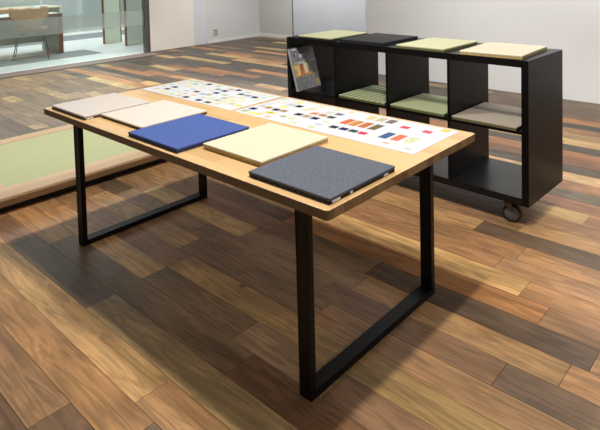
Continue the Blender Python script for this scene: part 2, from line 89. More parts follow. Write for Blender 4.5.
# ------------------------------------------------------------------ materials
def mat(name, color, rough=.5, metal=0, spec=.5, noise=0, nscale=40, bump=0, bscale=200, stretch=(1, 1, 1), coat=0):
    m = D.materials.new(name); m.use_nodes = True
    nt = m.node_tree; b = nt.nodes['Principled BSDF']
    c = hexc(color)
    b.inputs['Base Color'].default_value = c
    b.inputs['Roughness'].default_value = rough
    b.inputs['Metallic'].default_value = metal
    b.inputs['Specular IOR Level'].default_value = spec
    b.inputs['Coat Weight'].default_value = coat
    tc = nt.nodes.new('ShaderNodeTexCoord'); mp = nt.nodes.new('ShaderNodeMapping')
    mp.inputs['Scale'].default_value = stretch
    nt.links.new(tc.outputs['Object'], mp.inputs['Vector'])
    if noise:
        n = nt.nodes.new('ShaderNodeTexNoise'); n.inputs['Scale'].default_value = nscale; n.inputs['Detail'].default_value = 6
        r = nt.nodes.new('ShaderNodeValToRGB')
        r.color_ramp.elements[0].position = .3; r.color_ramp.elements[1].position = .7
        r.color_ramp.elements[0].color = tuple(v*(1-noise) for v in c[:3])+(1,)
        r.color_ramp.elements[1].color = tuple(min(1, v*(1+noise)) for v in c[:3])+(1,)
        nt.links.new(mp.outputs[0], n.inputs['Vector']); nt.links.new(n.outputs['Fac'], r.inputs[0])
        nt.links.new(r.outputs[0], b.inputs['Base Color'])
    if bump:
        n2 = nt.nodes.new('ShaderNodeTexNoise'); n2.inputs['Scale'].default_value = bscale
        bp = nt.nodes.new('ShaderNodeBump'); bp.inputs['Strength'].default_value = bump; bp.inputs['Distance'].default_value = .002
        nt.links.new(mp.outputs[0], n2.inputs['Vector']); nt.links.new(n2.outputs['Fac'], bp.inputs['Height'])
        nt.links.new(bp.outputs[0], b.inputs['Normal'])
    return m

def floor_mat():
    m = D.materials.new('reclaimed_planks'); m.use_nodes = True
    nt = m.node_tree; N = nt.nodes.new; L = nt.links.new; b = nt.nodes['Principled BSDF']
    col = N('ShaderNodeAttribute'); col.attribute_name = 'plank_color'
    pid = N('ShaderNodeAttribute'); pid.attribute_name = 'plank_seed'
    tc = N('ShaderNodeTexCoord')
    off = N('ShaderNodeCombineXYZ')
    mu = N('ShaderNodeMath'); mu.operation = 'MULTIPLY'; mu.inputs[1].default_value = 37.7
    L(pid.outputs['Fac'], mu.inputs[0]); L(mu.outputs[0], off.inputs[0]); L(mu.outputs[0], off.inputs[1]); L(mu.outputs[0], off.inputs[2])
    add = N('ShaderNodeVectorMath'); add.operation = 'ADD'
    L(tc.outputs['Object'], add.inputs[0]); L(off.outputs[0], add.inputs[1])
    mp = N('ShaderNodeMapping'); mp.inputs['Scale'].default_value = (1.1, 9, 1); L(add.outputs[0], mp.inputs['Vector'])
    # figure: warped cathedral grain
    warp = N('ShaderNodeTexNoise'); warp.inputs['Scale'].default_value = 2.2; warp.inputs['Detail'].default_value = 3; warp.inputs['Distortion'].default_value = .8
    L(mp.outputs[0], warp.inputs['Vector'])
    m2 = N('ShaderNodeMath'); m2.operation = 'MULTIPLY'; m2.inputs[1].default_value = 26; L(warp.outputs['Fac'], m2.inputs[0])
    sn = N('ShaderNodeMath'); sn.operation = 'SINE'; L(m2.outputs[0], sn.inputs[0])
    fine = N('ShaderNodeTexNoise'); fine.inputs['Scale'].default_value = 6; fine.inputs['Detail'].default_value = 8; fine.inputs['Roughness'].default_value = .65
    mpf = N('ShaderNodeMapping'); mpf.inputs['Scale'].default_value = (.6, 14, 1); L(add.outputs[0], mpf.inputs['Vector']); L(mpf.outputs[0], fine.inputs['Vector'])
    big = N('ShaderNodeTexNoise'); big.inputs['Scale'].default_value = 3.0; big.inputs['Detail'].default_value = 3
    mpb = N('ShaderNodeMapping'); mpb.inputs['Scale'].default_value = (1, 2.5, 1); L(add.outputs[0], mpb.inputs['Vector']); L(mpb.outputs[0], big.inputs['Vector'])
    def mr(src, a, bb, c, d):
        r = N('ShaderNodeMapRange'); r.inputs[1].default_value = a; r.inputs[2].default_value = bb; r.inputs[3].default_value = c; r.inputs[4].default_value = d
        L(src, r.inputs[0]); return r.outputs[0]
    def mul(p, q):
        x = N('ShaderNodeMath'); x.operation = 'MULTIPLY'; L(p, x.inputs[0]); L(q, x.inputs[1]); return x.outputs[0]
    v = mul(mul(mr(sn.outputs[0], -1, 1, .78, 1.12), mr(fine.outputs['Fac'], .32, .68, .80, 1.18)), mr(big.outputs['Fac'], .3, .7, .78, 1.24))
    # a few knots
    vo = N('ShaderNodeTexVoronoi'); vo.inputs['Scale'].default_value = 1.6
    mpk = N('ShaderNodeMapping'); mpk.inputs['Scale'].default_value = (1, 1.6, 1); L(add.outputs[0], mpk.inputs['Vector']); L(mpk.outputs[0], vo.inputs['Vector'])
    v = mul(v, mr(vo.outputs['Distance'], .015, .045, .3, 1))
    vm = N('ShaderNodeVectorMath'); vm.operation = 'SCALE'; L(col.outputs['Color'], vm.inputs[0]); L(v, vm.inputs['Scale'])
    L(vm.outputs[0], b.inputs['Base Color'])
    L(mr(fine.outputs['Fac'], .3, .7, FLOOR_R0, FLOOR_R0+.14), b.inputs['Roughness'])
    b.inputs['Specular IOR Level'].default_value = FLOOR_SPEC
    bp = N('ShaderNodeBump'); bp.inputs['Strength'].default_value = .12; bp.inputs['Distance'].default_value = .002
    L(fine.outputs['Fac'], bp.inputs['Height']); L(bp.outputs[0], b.inputs['Normal'])
    return m
FLOOR_R0 = .36; FLOOR_SPEC = .35

def stave_mat(name, c1, c2, bw=.75, rh=.06, rough=.4, grain=14, scale=(1, 1, 1), rotz=0):
    """laminated light timber: staves with butt joints running along local x"""
    m = D.materials.new(name); m.use_nodes = True
    nt = m.node_tree; N = nt.nodes.new; L = nt.links.new; b = nt.nodes['Principled BSDF']
    tc = N('ShaderNodeTexCoord'); mp = N('ShaderNodeMapping'); mp.inputs['Scale'].default_value = scale; mp.inputs['Rotation'].default_value = (0, 0, rotz)
    L(tc.outputs['Object'], mp.inputs['Vector'])
    br = N('ShaderNodeTexBrick'); br.inputs['Scale'].default_value = 1; br.inputs['Mortar Size'].default_value = 0
    br.inputs['Brick Width'].default_value = bw; br.inputs['Row Height'].default_value = rh; br.offset = .37
    br.inputs['Color1'].default_value = hexc(c1); br.inputs['Color2'].default_value = hexc(c2)
    L(mp.outputs[0], br.inputs['Vector'])
    mg = N('ShaderNodeMapping'); mg.inputs['Scale'].default_value = (1.5, 30, 30); L(mp.outputs[0], mg.inputs['Vector'])
    n = N('ShaderNodeTexNoise'); n.inputs['Scale'].default_value = 3; n.inputs['Detail'].default_value = 6; L(mg.outputs[0], n.inputs['Vector'])
    r = N('ShaderNodeMapRange'); r.inputs[1].default_value = .3; r.inputs[2].default_value = .7; r.inputs[3].default_value = .9; r.inputs[4].default_value = 1.07; L(n.outputs['Fac'], r.inputs[0])
    vm = N('ShaderNodeVectorMath'); vm.operation = 'SCALE'; L(br.outputs['Color'], vm.inputs[0]); L(r.outputs[0], vm.inputs['Scale'])
    L(vm.outputs[0], b.inputs['Base Color']); b.inputs['Roughness'].default_value = rough
    return m

def weave_mat(name, c1, c2, kind='rib', pitch=.006, rough=.75, bump=.3):
    """tatami style weave"""
    m = D.materials.new(name); m.use_nodes = True
    nt = m.node_tree; N = nt.nodes.new; L = nt.links.new; b = nt.nodes['Principled BSDF']
    tc = N('ShaderNodeTexCoord')
    if kind == 'rib':
        w = N('ShaderNodeTexWave'); w.wave_type = 'BANDS'; w.bands_direction = 'Y'; w.inputs['Scale'].default_value = .314/pitch
        w.inputs['Distortion'].default_value = .6; w.inputs['Detail'].default_value = 2; w.inputs['Detail Scale'].default_value = 30
        L(tc.outputs['Object'], w.inputs['Vector']); fac = w.outputs['Fac']
    elif kind == 'diamond':
        mp = N('ShaderNodeMapping'); mp.inputs['Rotation'].default_value = (0, 0, math.radians(45)); L(tc.outputs['Object'], mp.inputs['Vector'])
        w = N('ShaderNodeTexChecker'); w.inputs['Scale'].default_value = 1/pitch; L(mp.outputs[0], w.inputs['Vector']); fac = w.outputs['Fac']
    else:
        w = N('ShaderNodeTexNoise'); w.inputs['Scale'].default_value = 1/pitch; w.inputs['Detail'].default_value = 3
        L(tc.outputs['Object'], w.inputs['Vector']); r0 = N('ShaderNodeMapRange'); r0.inputs[1].default_value = .35; r0.inputs[2].default_value = .65
        L(w.outputs['Fac'], r0.inputs[0]); fac = r0.outputs[0]
    mx = N('ShaderNodeMix'); mx.data_type = 'RGBA'; mx.inputs[6].default_value = hexc(c1); mx.inputs[7].default_value = hexc(c2)
    L(fac, mx.inputs[0]); L(mx.outputs[2], b.inputs['Base Color'])
    b.inputs['Roughness'].default_value = rough; b.inputs['Specular IOR Level'].default_value = .3
    bp = N('ShaderNodeBump'); bp.inputs['Strength'].default_value = bump; bp.inputs['Distance'].default_value = .001
    L(fac, bp.inputs['Height']); L(bp.outputs[0], b.inputs['Normal'])
    return m

def attr_mat(name, rough=.5, pattern=False):
    m = D.materials.new(name); m.use_nodes = True
    nt = m.node_tree; b = nt.nodes['Principled BSDF']; a = nt.nodes.new('ShaderNodeAttribute'); a.attribute_name = 'print_color'
    nt.links.new(a.outputs['Color'], b.inputs['Base Color']); b.inputs['Roughness'].default_value = rough
    b.inputs['Specular IOR Level'].default_value = .2
    if pattern:
        v = nt.nodes.new('ShaderNodeTexVoronoi'); v.inputs['Scale'].default_value = 110
        tc = nt.nodes.new('ShaderNodeTexCoord'); nt.links.new(tc.outputs['Object'], v.inputs['Vector'])
        r = nt.nodes.new('ShaderNodeValToRGB'); r.color_ramp.elements[0].position = .25; r.color_ramp.elements[1].position = .6
        r.color_ramp.elements[0].color = (.75, .75, .7, 1); r.color_ramp.elements[1].color = (1.15, 1.1, 1.0, 1)
        nt.links.new(v.outputs['Distance'], r.inputs[0])
        mx = nt.nodes.new('ShaderNodeMix'); mx.data_type = 'RGBA'; mx.blend_type = 'MULTIPLY'; mx.inputs[0].default_value = 1
        nt.links.new(a.outputs['Color'], mx.inputs[6]); nt.links.new(r.outputs[0], mx.inputs[7]); nt.links.new(mx.outputs[2], b.inputs['Base Color'])
    return m

def glass_mat(name, tint=(.9, .95, .94), gloss=.06, milk=0, milkcol=(.6, .62, .6)):
    m = D.materials.new(name); m.use_nodes = True
    nt = m.node_tree; nt.nodes.clear(); N = nt.nodes.new; L = nt.links.new
    o = N('ShaderNodeOutputMaterial'); t = N('ShaderNodeBsdfTransparent'); t.inputs[0].default_value = (*tint, 1)
    g = N('ShaderNodeBsdfGlossy'); g.inputs['Roughness'].default_value = .02; g.inputs[0].default_value = (1, 1, 1, 1)
    mx = N('ShaderNodeMixShader'); mx.inputs[0].default_value = gloss
    L(t.outputs[0], mx.inputs[1]); L(g.outputs[0], mx.inputs[2]); out = mx.outputs[0]
    if milk:
        d = N('ShaderNodeBsdfDiffuse'); d.inputs[0].default_value = (*milkcol, 1)
        tr = N('ShaderNodeBsdfTranslucent'); tr.inputs[0].default_value = (*milkcol, 1)
        a = N('ShaderNodeMixShader'); a.inputs[0].default_value = .5; L(d.outputs[0], a.inputs[1]); L(tr.outputs[0], a.inputs[2])
        m2 = N('ShaderNodeMixShader'); m2.inputs[0].default_value = milk; L(out, m2.inputs[1]); L(a.outputs[0], m2.inputs[2]); out = m2.outputs[0]
    L(out, o.inputs[0]); return m

# ------------------------------------------------------------------ mesh helpers
class MB:
    def __init__(s): s.bm = bmesh.new(); s.mi = 0
    def box(s, x0, x1, y0, y1, z0, z1, M=None):
        P = [(x0, y0, z0), (x1, y0, z0), (x1, y1, z0), (x0, y1, z0), (x0, y0, z1), (x1, y0, z1), (x1, y1, z1), (x0, y1, z1)]
        vs = [s.bm.verts.new(Vector(p) if M is None else M @ Vector(p)) for p in P]
        fs = []
        for f in ((3, 2, 1, 0), (4, 5, 6, 7), (0, 1, 5, 4), (1, 2, 6, 5), (2, 3, 7, 6), (3, 0, 4, 7)):
            q = s.bm.faces.new([vs[i] for i in f]); q.material_index = s.mi; fs.append(q)
        return fs
    def quad(s, pts):
        q = s.bm.faces.new([s.bm.verts.new(p) for p in pts]); q.material_index = s.mi; return q
    def prism(s, pts, z0, z1):
        a = [s.bm.verts.new((x, y, z0)) for x, y in pts]; b = [s.bm.verts.new((x, y, z1)) for x, y in pts]
        n = len(pts); fs = [s.bm.faces.new(a[::-1]), s.bm.faces.new(b)]
        for i in range(n): fs.append(s.bm.faces.new((a[i], a[(i+1) % n], b[(i+1) % n], b[i])))
        for f in fs: f.material_index = s.mi
        return fs
    def tube(s, pts, r, seg=10, caps=True):
        pts = [Vector(p) for p in pts]; rings = []
        for i, p in enumerate(pts):
            d = (pts[min(i+1, len(pts)-1)]-pts[max(i-1, 0)]).normalized()
            u = d.orthogonal().normalized() if i == 0 else (rings_u - d*rings_u.dot(d)).normalized()
            rings_u = u; w = d.cross(u)
            rr = r[i] if isinstance(r, (list, tuple)) else r
            rings.append([s.bm.verts.new(p+(u*math.cos(2*math.pi*k/seg)+w*math.sin(2*math.pi*k/seg))*rr) for k in range(seg)])
        for a, b in zip(rings, rings[1:]):
            for k in range(seg): s.bm.faces.new((a[k], a[(k+1) % seg], b[(k+1) % seg], b[k])).smooth = True
        if caps: s.bm.faces.new(rings[0][::-1]); s.bm.faces.new(rings[-1])
    def lathe(s, prof, center, axis='y', seg=28):
        """prof: (radius, offset along axis)"""
        rings = []
        for r, o in prof:
            ring = []
            for k in range(seg):
                a = 2*math.pi*k/seg; c, d = r*math.cos(a), r*math.sin(a)
                p = {'y': (c, o, d), 'x': (o, c, d), 'z': (c, d, o)}[axis]
                ring.append(s.bm.verts.new(Vector(center)+Vector(p)))
            rings.append(ring)
        for a, b in zip(rings, rings[1:]):
            for k in range(seg):
                f = s.bm.faces.new((a[k], a[(k+1) % seg], b[(k+1) % seg], b[k])); f.smooth = True; f.material_index = s.mi
        for f in (s.bm.faces.new(rings[0][::-1]), s.bm.faces.new(rings[-1])): f.material_index = s.mi
    def build(s, name, mats, parent=None, bevel=0, seg=2, loc=None, kind=None, recalc=True):
        if recalc: bmesh.ops.recalc_face_normals(s.bm, faces=s.bm.faces)
        me = D.meshes.new(name); s.bm.to_mesh(me); s.bm.free()
        for m in (mats if isinstance(mats, (list, tuple)) else [mats]): me.materials.append(m)
        o = D.objects.new(name, me); COL.objects.link(o)
        if parent is not None: o.parent = parent
        if loc is not None: o.location = loc
        if bevel:
            b = o.modifiers.new('bevel', 'BEVEL'); b.width = bevel; b.segments = seg; b.limit_method = 'ANGLE'; b.angle_limit = math.radians(40)
        if kind: o['kind'] = kind
        return o

def rbox(name, dims, m, parent=None, bevel=.002, loc=None, seg=2):
    mb = MB(); mb.box(*dims); return mb.build(name, m, parent, bevel, seg, loc)

def thing(name, label, cat, loc=(0, 0, 0), rz=0, group=None):
    o = D.objects.new(name, None); COL.objects.link(o); o.location = loc; o.rotation_euler = (0, 0, rz); o.empty_display_size = .1
    return tag(o, label, cat, group)
def tag(o, label, cat, group=None):
    o['label'] = label; o['category'] = cat
    if group: o['group'] = group
    return o
def struct(o): o['kind'] = 'structure'; return o
def copy_tree(o, parent=None):
    c = o.copy(); COL.objects.link(c); c.parent = parent
    for ch in [x for x in D.objects if x.parent == o]: copy_tree(ch, c)
    return c

# ------------------------------------------------------------------ camera
cd = D.cameras.new('camera'); cam = D.objects.new('camera', cd); COL.objects.link(cam)
Rm = ((0.734901, -0.015324, 0.678001), (0.677745, 0.052174, -0.733444), (-0.024135, 0.99852, 0.048729))
cam.matrix_world = Matrix(Rm).to_4x4(); cam.location = (2.9927, -1.2162, 1.4346)
cd.sensor_fit = 'HORIZONTAL'; cd.sensor_width = 36; cd.lens = 557.99/600*36
cd.shift_x = 0; cd.shift_y = -(215+5.735)/600; cd.clip_start = .05
SC.camera = cam

# ------------------------------------------------------------------ floor
rnd = random.Random(11)
def build_floor():
    mb = MB(); bm = mb.bm
    cl = bm.faces.layers.float_vector.new('plank_color'); sl = bm.faces.layers.float.new('plank_seed')
    gap = .0009
    for y0, y1, segs in PLANKS:
        for x0, x1, cr, cg, cb in segs:
            if y0 > 4.9 and x0 > -1.3: continue
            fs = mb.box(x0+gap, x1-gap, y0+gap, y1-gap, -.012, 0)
            g_ = .35*cr+.5*cg+.15*cb; k_ = 1.13*(1.2 if (-.2 < y0 < .75 and -.3 < (x0+x1)/2 < 1.75) else 1); near = -.3 < y0 < 2.2; q_ = .74 if near else .78; k_ = k_ if y0 < 2.6 else k_*(.82 if y0 < 3.4 else .70 if (x0+x1)/2 > -4.2 else .76); cc = rgb(*[min(240, int((m_+(v*.84+g_*.16-m_)*q_)*k_)) for v, m_ in zip((cr, cg*1.025, cb*.95), (138, 105, 72))]); sd = rnd.random()  # under-table plank colours hold shade, partly lifted here; far rows dimmed against bright lamps
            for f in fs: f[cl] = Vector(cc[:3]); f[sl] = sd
    fs = mb.box(-5.6, 5.0, -1.71, 7.1, -.05, -.006)
    for f in fs: f[cl] = Vector((.02, .013, .008)); f[sl] = 0
    return mb.build('floor', floor_mat(), recalc=False, kind='structure')
build_floor()

# ------------------------------------------------------------------ walls
W_L = mat('wall_paint_grey', 0xb4b5b5, .8, noise=.02, nscale=3)
W_B = mat('wall_paint_back', 0xa9aaa6, .8, noise=.02, nscale=3)
W_P = mat('partition_paint', 232*65536+230*256+228, .8, noise=.015, nscale=3)
W_BL = mat('blue_grey_panel', 0xaeb3bb, .7, noise=.02, nscale=3)
W_CR = mat('cream_panel', 0xcbc5be, .7, noise=.02, nscale=3)
W_LV = mat('pale_lilac_shade', 0xb8b8be, .7)
M_TRIM = mat('trim_paint', 0xc2c2be, .6)
M_DARK = mat('dark_gap', 0x2c2926, .7)
HT = 2.9
b = MB(); b.box(-5.75, -5.6, 4.13, 6.8, 0, HT); b.build('wall_left', W_L, kind='structure')
b = MB(); b.box(-5.75, 5.0, 6.8, 6.95, 0, HT); b.build('wall_back', W_B, kind='structure')
b = MB(); b.box(-1.415, 5.0, 4.83, 4.98, 0, HT); b.build('wall_right', W_P, kind='structure')
b = MB(); b.box(-5.6, -5.585, 4.15, 5.10, .006, HT); b.build('trim_1', W_CR, kind='structure')
b = MB(); b.box(-5.6, -5.592, 5.105, 5.40, .006, HT); b.build('wall_shade_strip', W_LV, kind='structure')  # shading on the left wall, painted as a pale lilac strip
b = MB(); b.box(-4.56, 0, 6.74, 6.8, .0, HT); b.build('door_1', W_BL, kind='structure')
b = MB(); b.box(-4.60, -4.56, 6.76, 6.8, .0, HT); b.build('trim_3', M_DARK, kind='structure')
b = MB(); b.box(-5.6, -4.6, 6.785, 6.8, 0, .07); b.build('baseboard_back', M_TRIM, bevel=.003, kind='structure')
b = MB(); b.box(-5.6, -5.585, 5.41, 6.785, 0, .05); b.build('baseboard_left', M_TRIM, bevel=.003, kind='structure')
o = thing('wall_outlet', 'small beige power outlet low on the grey left wall', 'outlet', (-5.6, 5.62, .14))
rbox('cover_plate', (0, .009, -.06, .06, 0, .13), mat('outlet_plate', 0xa8a498, .5), o, .003)
M_SOC = mat('outlet_socket', 0x4d4a44, .5)
for z in (.03, .085): rbox('socket', (.0085, .011, -.025, .025, z, z+.022), M_SOC, o, .001)

# glazed front of the office
M_GL = glass_mat('clear_glass', (.86, .92, .90), .07)
M_FR = glass_mat('frosted_film', (.9, .93, .9), .03, .30, (.60, .60, .58))
M_POST = mat('brushed_post', 0x6e706e, .35, .7)
b = MB()
for y0, y1 in ((-1.5, 1.700), (1.706, 2.872), (2.878, 4.04)): b.box(-5.606, -5.594, y0, y1, .012, 2.7)
g = b.build('window_1', M_GL, kind='structure')
b = MB()
for y0, y1 in ((-1.5, 1.700), (1.706, 2.872), (2.878, 4.04)): b.box(-5.5925, -5.5915, y0, y1, .495, .755)
b.build('frosted_band', M_FR, g)
b = MB(); b.box(-5.64, -5.56, 4.045, 4.10, 0, HT); b.build('trim_4', M_POST, bevel=.003, kind='structure')
b = MB(); b.box(-5.66, -5.57, 4.10, 4.15, 0, HT); b.build('trim_5', mat('dark_wood_jamb', 0x4a3a34, .5), bevel=.002, kind='structure')
b = MB(); b.box(-5.60, -5.24, -1.5, 4.12, 0, .004); b.build('trim_6', mat('threshold_board', 0x7d6c64, .45, noise=.2, nscale=8, stretch=(8, 1, 1)), kind='structure')
b = MB(); b.box(-5.24, -5.19, -1.5, 4.5, 0, .005); b.build('trim_7', mat('dark_strip', 0x3a302c, .5), kind='structure')

# ------------------------------------------------------------------ office behind the glass (one more room)
M_OF = mat('office_floor_finish', 0xf0f2f2, .35, noise=.02, nscale=2)
M_OB = mat('office_carpet_band', 0x8d9298, .8)
b = MB(); b.box(-13.5, -5.6, -1.5, 8, -.05, .0); b.build('office_floor', M_OF, kind='structure')
b = MB(); b.box(-9.45, -8.55, -1.5, 8, 0, .006); b.build('office_carpet', M_OB, kind='structure')
b = MB(); b.box(-13.4, -10.0, 4.4, 8, 0, HT); b.build('wall_office_corner', mat('office_wall_far', 0x9aa3a1, .8), kind='structure')
b = MB(); b.box(-10.15, -9.95, -1.5, 8, 0, HT); b.build('wall_office', mat('office_wall', 0xa8b0ae, .8), kind='structure')
b = MB(); b.box(-9.95, -9.93, -1.5, 8, 0, .09); b.build('baseboard_office', mat('office_base', 0xe8ebea, .5), kind='structure')

M_OAKE = mat('walnut_edge', 0x7c4326, .5, noise=.15, nscale=20)
M_WHT = mat('white_laminate', 0xe9ebe8, .35)
M_PALE = mat('pale_grey_green_panel', 0xb9bdb2, .6)
M_PLY = mat('bent_ply', 0xd79f68, .4, noise=.1, nscale=10, stretch=(1, 8, 1))
M_CHR = mat('chrome_leg', 0x55534f, .3, .8)
d = thing('office_desk', 'white topped desk with brown edges and pale end panel behind the glass', 'desk', (-6.86, 3.17, 0))
rbox('desktop', (-.78, 0, -2.9, 0, .695, .72), M_WHT, d, .002)
rbox('edge_trim', (0, .015, -2.9, .012, .68, .722), M_OAKE, d, .002)
e = rbox('end_panel', (-.76, -.02, -.05, 0, 0, .695), M_PALE, d, .002)
rbox('panel_edging', (-.02, .015, -.055, .012, 0, .68), M_OAKE, e, .002)
rbox('modesty_panel', (-.62, -.60, -2.8, -.05, .18, .69), M_PALE, d, .002)

d = thing('office_desk', 'pale wood desk with a tan front edge at the back of the office', 'desk', (-9.0, 4.15, 0))
rbox('desktop', (-.85, 0, -4.2, 0, .695, .72), mat('pale_wood_top', 0xe2d3ae, .4), d, .002)
rbox('edge_trim', (0, .015, -4.2, -.9, .66, .722), mat('tan_edge', 0xb07c48, .5), d, .002)
rbox('end_panel', (-.83, -.02, -.05, -.01, 0, .695), M_PALE, d, .002)

def shell_chair(name, label, loc, rz, sc=1.0):
    t = thing(name, label, 'chair', loc, rz, 'bent plywood chairs at the office desk')
    # one-piece shell: local +x is the back, seat toward -x; profile in (x,z)
    prof = [(-.24, .43, .17), (-.20, .445, .2), (-.08, .44, .215), (.06, .43, .215), (.14, .435, .18), (.185, .47, .12), (.205, .53, .13), (.22, .60, .2), (.235, .68, .245), (.245, .75, .25), (.25, .79, .235)]
    b = MB(); G = []
    for x, z, w in prof:
        row = []
        for k in range(13):
            f = k/6-1
            curve = .05*f*f
            xx = x-(curve if z > .5 else 0); zz = z+(.025*f*f if z <= .5 else 0)
            if z > .78: zz += -.02*abs(math.sin(f*math.pi))+.012*f*f
            row.append(b.bm.verts.new((xx*sc, f*w*sc*1.05, zz*1.10)))
        G.append(row)
    for a, c in zip(G, G[1:]):
        for k in range(12): b.bm.faces.new((a[k], a[k+1], c[k+1], c[k])).smooth = True
    o = b.build('seat_shell', M_PLY, t); s = o.modifiers.new('thick', 'SOLIDIFY'); s.thickness = .012; s.offset = 0
    for sx, sy in ((-1, -1), (-1, 1), (1, -1), (1, 1)):
        b = MB(); b.tube([(sx*.06*sc, sy*.06*sc, .42), (sx*.13*sc, sy*.15*sc, .405), (sx*.15*sc, sy*.17*sc, .36), (sx*.23*sc, sy*.235*sc, .012)], .008, 8)
        lg = b.build('leg', M_CHR, t)
        b = MB(); b.lathe([(.012, 0), (.014, .006), (.01, .02)], (sx*.232*sc, sy*.237*sc, 0), 'z', 10); b.build('foot_cap', M_DARK, lg)
    return t
shell_chair('plywood_chair', 'bent plywood shell chair pulled up to the white office desk', (-6.78, 2.60, 0), math.radians(-25), 1.15)
shell_chair('plywood_chair', 'plywood chair cut off by the left frame edge beside the office desk', (-6.62, 1.50, 0), math.radians(0), 1.05)

t = thing('document_tray', 'white stacked tray of dark papers on the office desk', 'tray', (-7.40, 2.98, .7215))
b = MB(); b.box(-.11, .11, -.1, .1, 0, .008); b.box(-.11, .11, -.1, -.092, 0, .12); b.box(-.11, .11, .092, .1, 0, .12); b.box(-.11, .11, -.1, .1, .06, .066); b.box(-.11, .11, -.1, .1, .115, .121)
b.build('tray_frame', M_WHT, t, .001)
b = MB(); b.box(-.09, .1, -.088, .088, .0085, .045); b.build('papers', mat('purple_grey_papers', 0x584a58, .7), t, .001)
t = thing('pen_cup', 'small dark pen cup beside the tray on the office desk', 'cup', (-7.30, 3.04, .7205))
b = MB(); b.lathe([(.028, 0), (.034, .002), (.036, .07), (.031, .07), (.03, .01)], (0, .09, 0), 'z', 16); b.build('cup_body', mat('dark_cup', 0x46474c, .5), t)
b = MB(); b.tube([(0, .09, .01), (.02, .1, .13)], .005, 6); b.build('pen', mat('pen_white', 0xd8d8d8, .5), t)
t = thing('desk_lamp', 'slim white upright lamp post standing on the office desk', 'lamp', (-7.62, 2.92, .7205))
b = MB(); b.lathe([(.05, 0), (.05, .01), (.02, .016)], (0, .22, 0), 'z', 20); b.build('base', M_WHT, t)
b = MB(); b.tube([(0, .22, .012), (0, .22, .62)], .022, 12); b.build('pole', M_WHT, t)
b = MB(); b.box(-.04, .32, .19, .25, .60, .63); b.build('lamp_head', M_WHT, t, .006)

def screen(loc, w, label):
    t = thing('office_screen', label, 'screen', loc)
    rbox('panel', (-.05, 0, .02, w, 0, 2.1), mat('screen_panel', 0xe4e8da, .55), t, .002)
    rbox('edging', (-.05, .004, 0, .0195, 0, 2.1), M_OAKE, t, .001)
    rbox('edging', (-.05, .004, w+.0005, w+.02, 0, 2.1), M_OAKE, t, .001)
    return t
screen((-7.35, 4.22, 0), .36, 'narrow pale green upright panel with brown edge, set back behind the glass')
screen((-6.70, 4.33, 0), .70, 'wide pale green upright panel with brown edge, nearest the metal post')
b = MB(); b.box(-6.95, -6.25, -1.5, 3.6, 0, .006); b.build('office_floor_shade', mat('office_shade_grey', 0x8b9092, .8), kind='structure')  # floor shadow by the desk, put in as a grey slab

# ------------------------------------------------------------------ tatami platform at left
M_PW = stave_mat('platform_timber', 0xeac79c, 0xdcb388, 3.0, .5, .45, rotz=math.radians(90))
M_PWD = mat('platform_fascia', 0x8c6c4a, .5, noise=.12, nscale=6, stretch=(6, 1, 12))
t = thing('tatami_platform', 'low wooden platform with a green tatami inlay on the floor behind the table', 'platform', (-1.12, .94, 0))
X0, X1, Y0, Y1, PZ = -.70, .575, -1.06, 1.06, .10
for nm, dd in (('frame_rail', (X1-.17, X1, Y0, Y1, .05, PZ)), ('frame_rail', (X0, X0+.13, Y0, Y1, .05, PZ)), ('frame_rail', (X0+.131, X1-.171, Y0, Y0+.16, .05, PZ)), ('frame_rail', (X0+.131, X1-.171, Y1-.16, Y1, .05, PZ))):
    rbox(nm, dd, M_PW, t, .003)
rbox('tatami_mat', (X0+.132, X1-.172, Y0+.161, Y1-.161, .05, PZ-.004), weave_mat('tatami_green', 0xd0d3a4, 0xc8cc9a, 'mottle', .01, .7, .1), t, .002)
rbox('fascia', (X1+.0005, X1+.012, Y0+.03, Y1, .05, PZ-.014), M_PWD, t, .001)
rbox('plinth', (X0+.06, X1-.04, Y0+.05, Y1-.05, 0, .05), mat('plinth_shade_black', 0x0c0b0a, .6), t, .001)  # black colour stands for the shadow gap under the platform frame

# ------------------------------------------------------------------ display table
L_, W_, H_, TT = 1.9528, .9628, .72, .0315
M_TOP = stave_mat('laminated_ash', 0xd8b27c, 0xc09866, .62, .072, .36)
M_BLK = mat('black_steel', 0x060607, .45, 0, spec=.25, noise=.1, nscale=30)
t = thing('display_table', 'long light wood table on black square steel loop legs', 'table', (L_/2, W_/2, 0))
b = MB(); r = .013; pts = []
for cx, cy, a0 in ((L_/2-r, -W_/2+r, -90), (L_/2-r, W_/2-r, 0), (-L_/2+r, W_/2-r, 90), (-L_/2+r, -W_/2+r, 180)):
    for k in range(7):
        a = math.radians(a0+15*k); pts.append((cx+r*math.cos(a), cy+r*math.sin(a)))
pts = [(x*1.004+(-.004 if x < 0 else 0), y+(.008 if y > 0 else 0)) for x, y in pts]
b.prism(pts, H_-TT, H_)
for f in b.bm.faces:
    f.normal_update()
    if abs(f.normal.z) < .5: f.material_index = 1
b.build('tabletop', [M_TOP, stave_mat('laminated_edge_shaded', 0x94784e, 0x6e5132, .5, .045, .5)], t, .0015, 2)  # edge staves keep end-grain tones; side shade is put into their darker colour
la, lt, lh = .0545, .0255, .026
for xa in (.1464, L_-.1584-la):
    x0 = xa-L_/2; x1 = x0+la; ya = .0889-W_/2; yb = W_/2-.0629
    b = MB(); b.box(x0, x1, ya, yb, 0, lh); b.box(x0, x1, ya, ya+lt, lh, H_-TT-.012); b.box(x0, x1, yb-lt, yb, lh, H_-TT-.012); b.box(x0, x1, ya, yb, H_-TT-.012, H_-TT)
    bmesh.ops.remove_doubles(b.bm, verts=b.bm.verts, dist=1e-5)
    b.build('loop_leg', M_BLK, t, .0015)

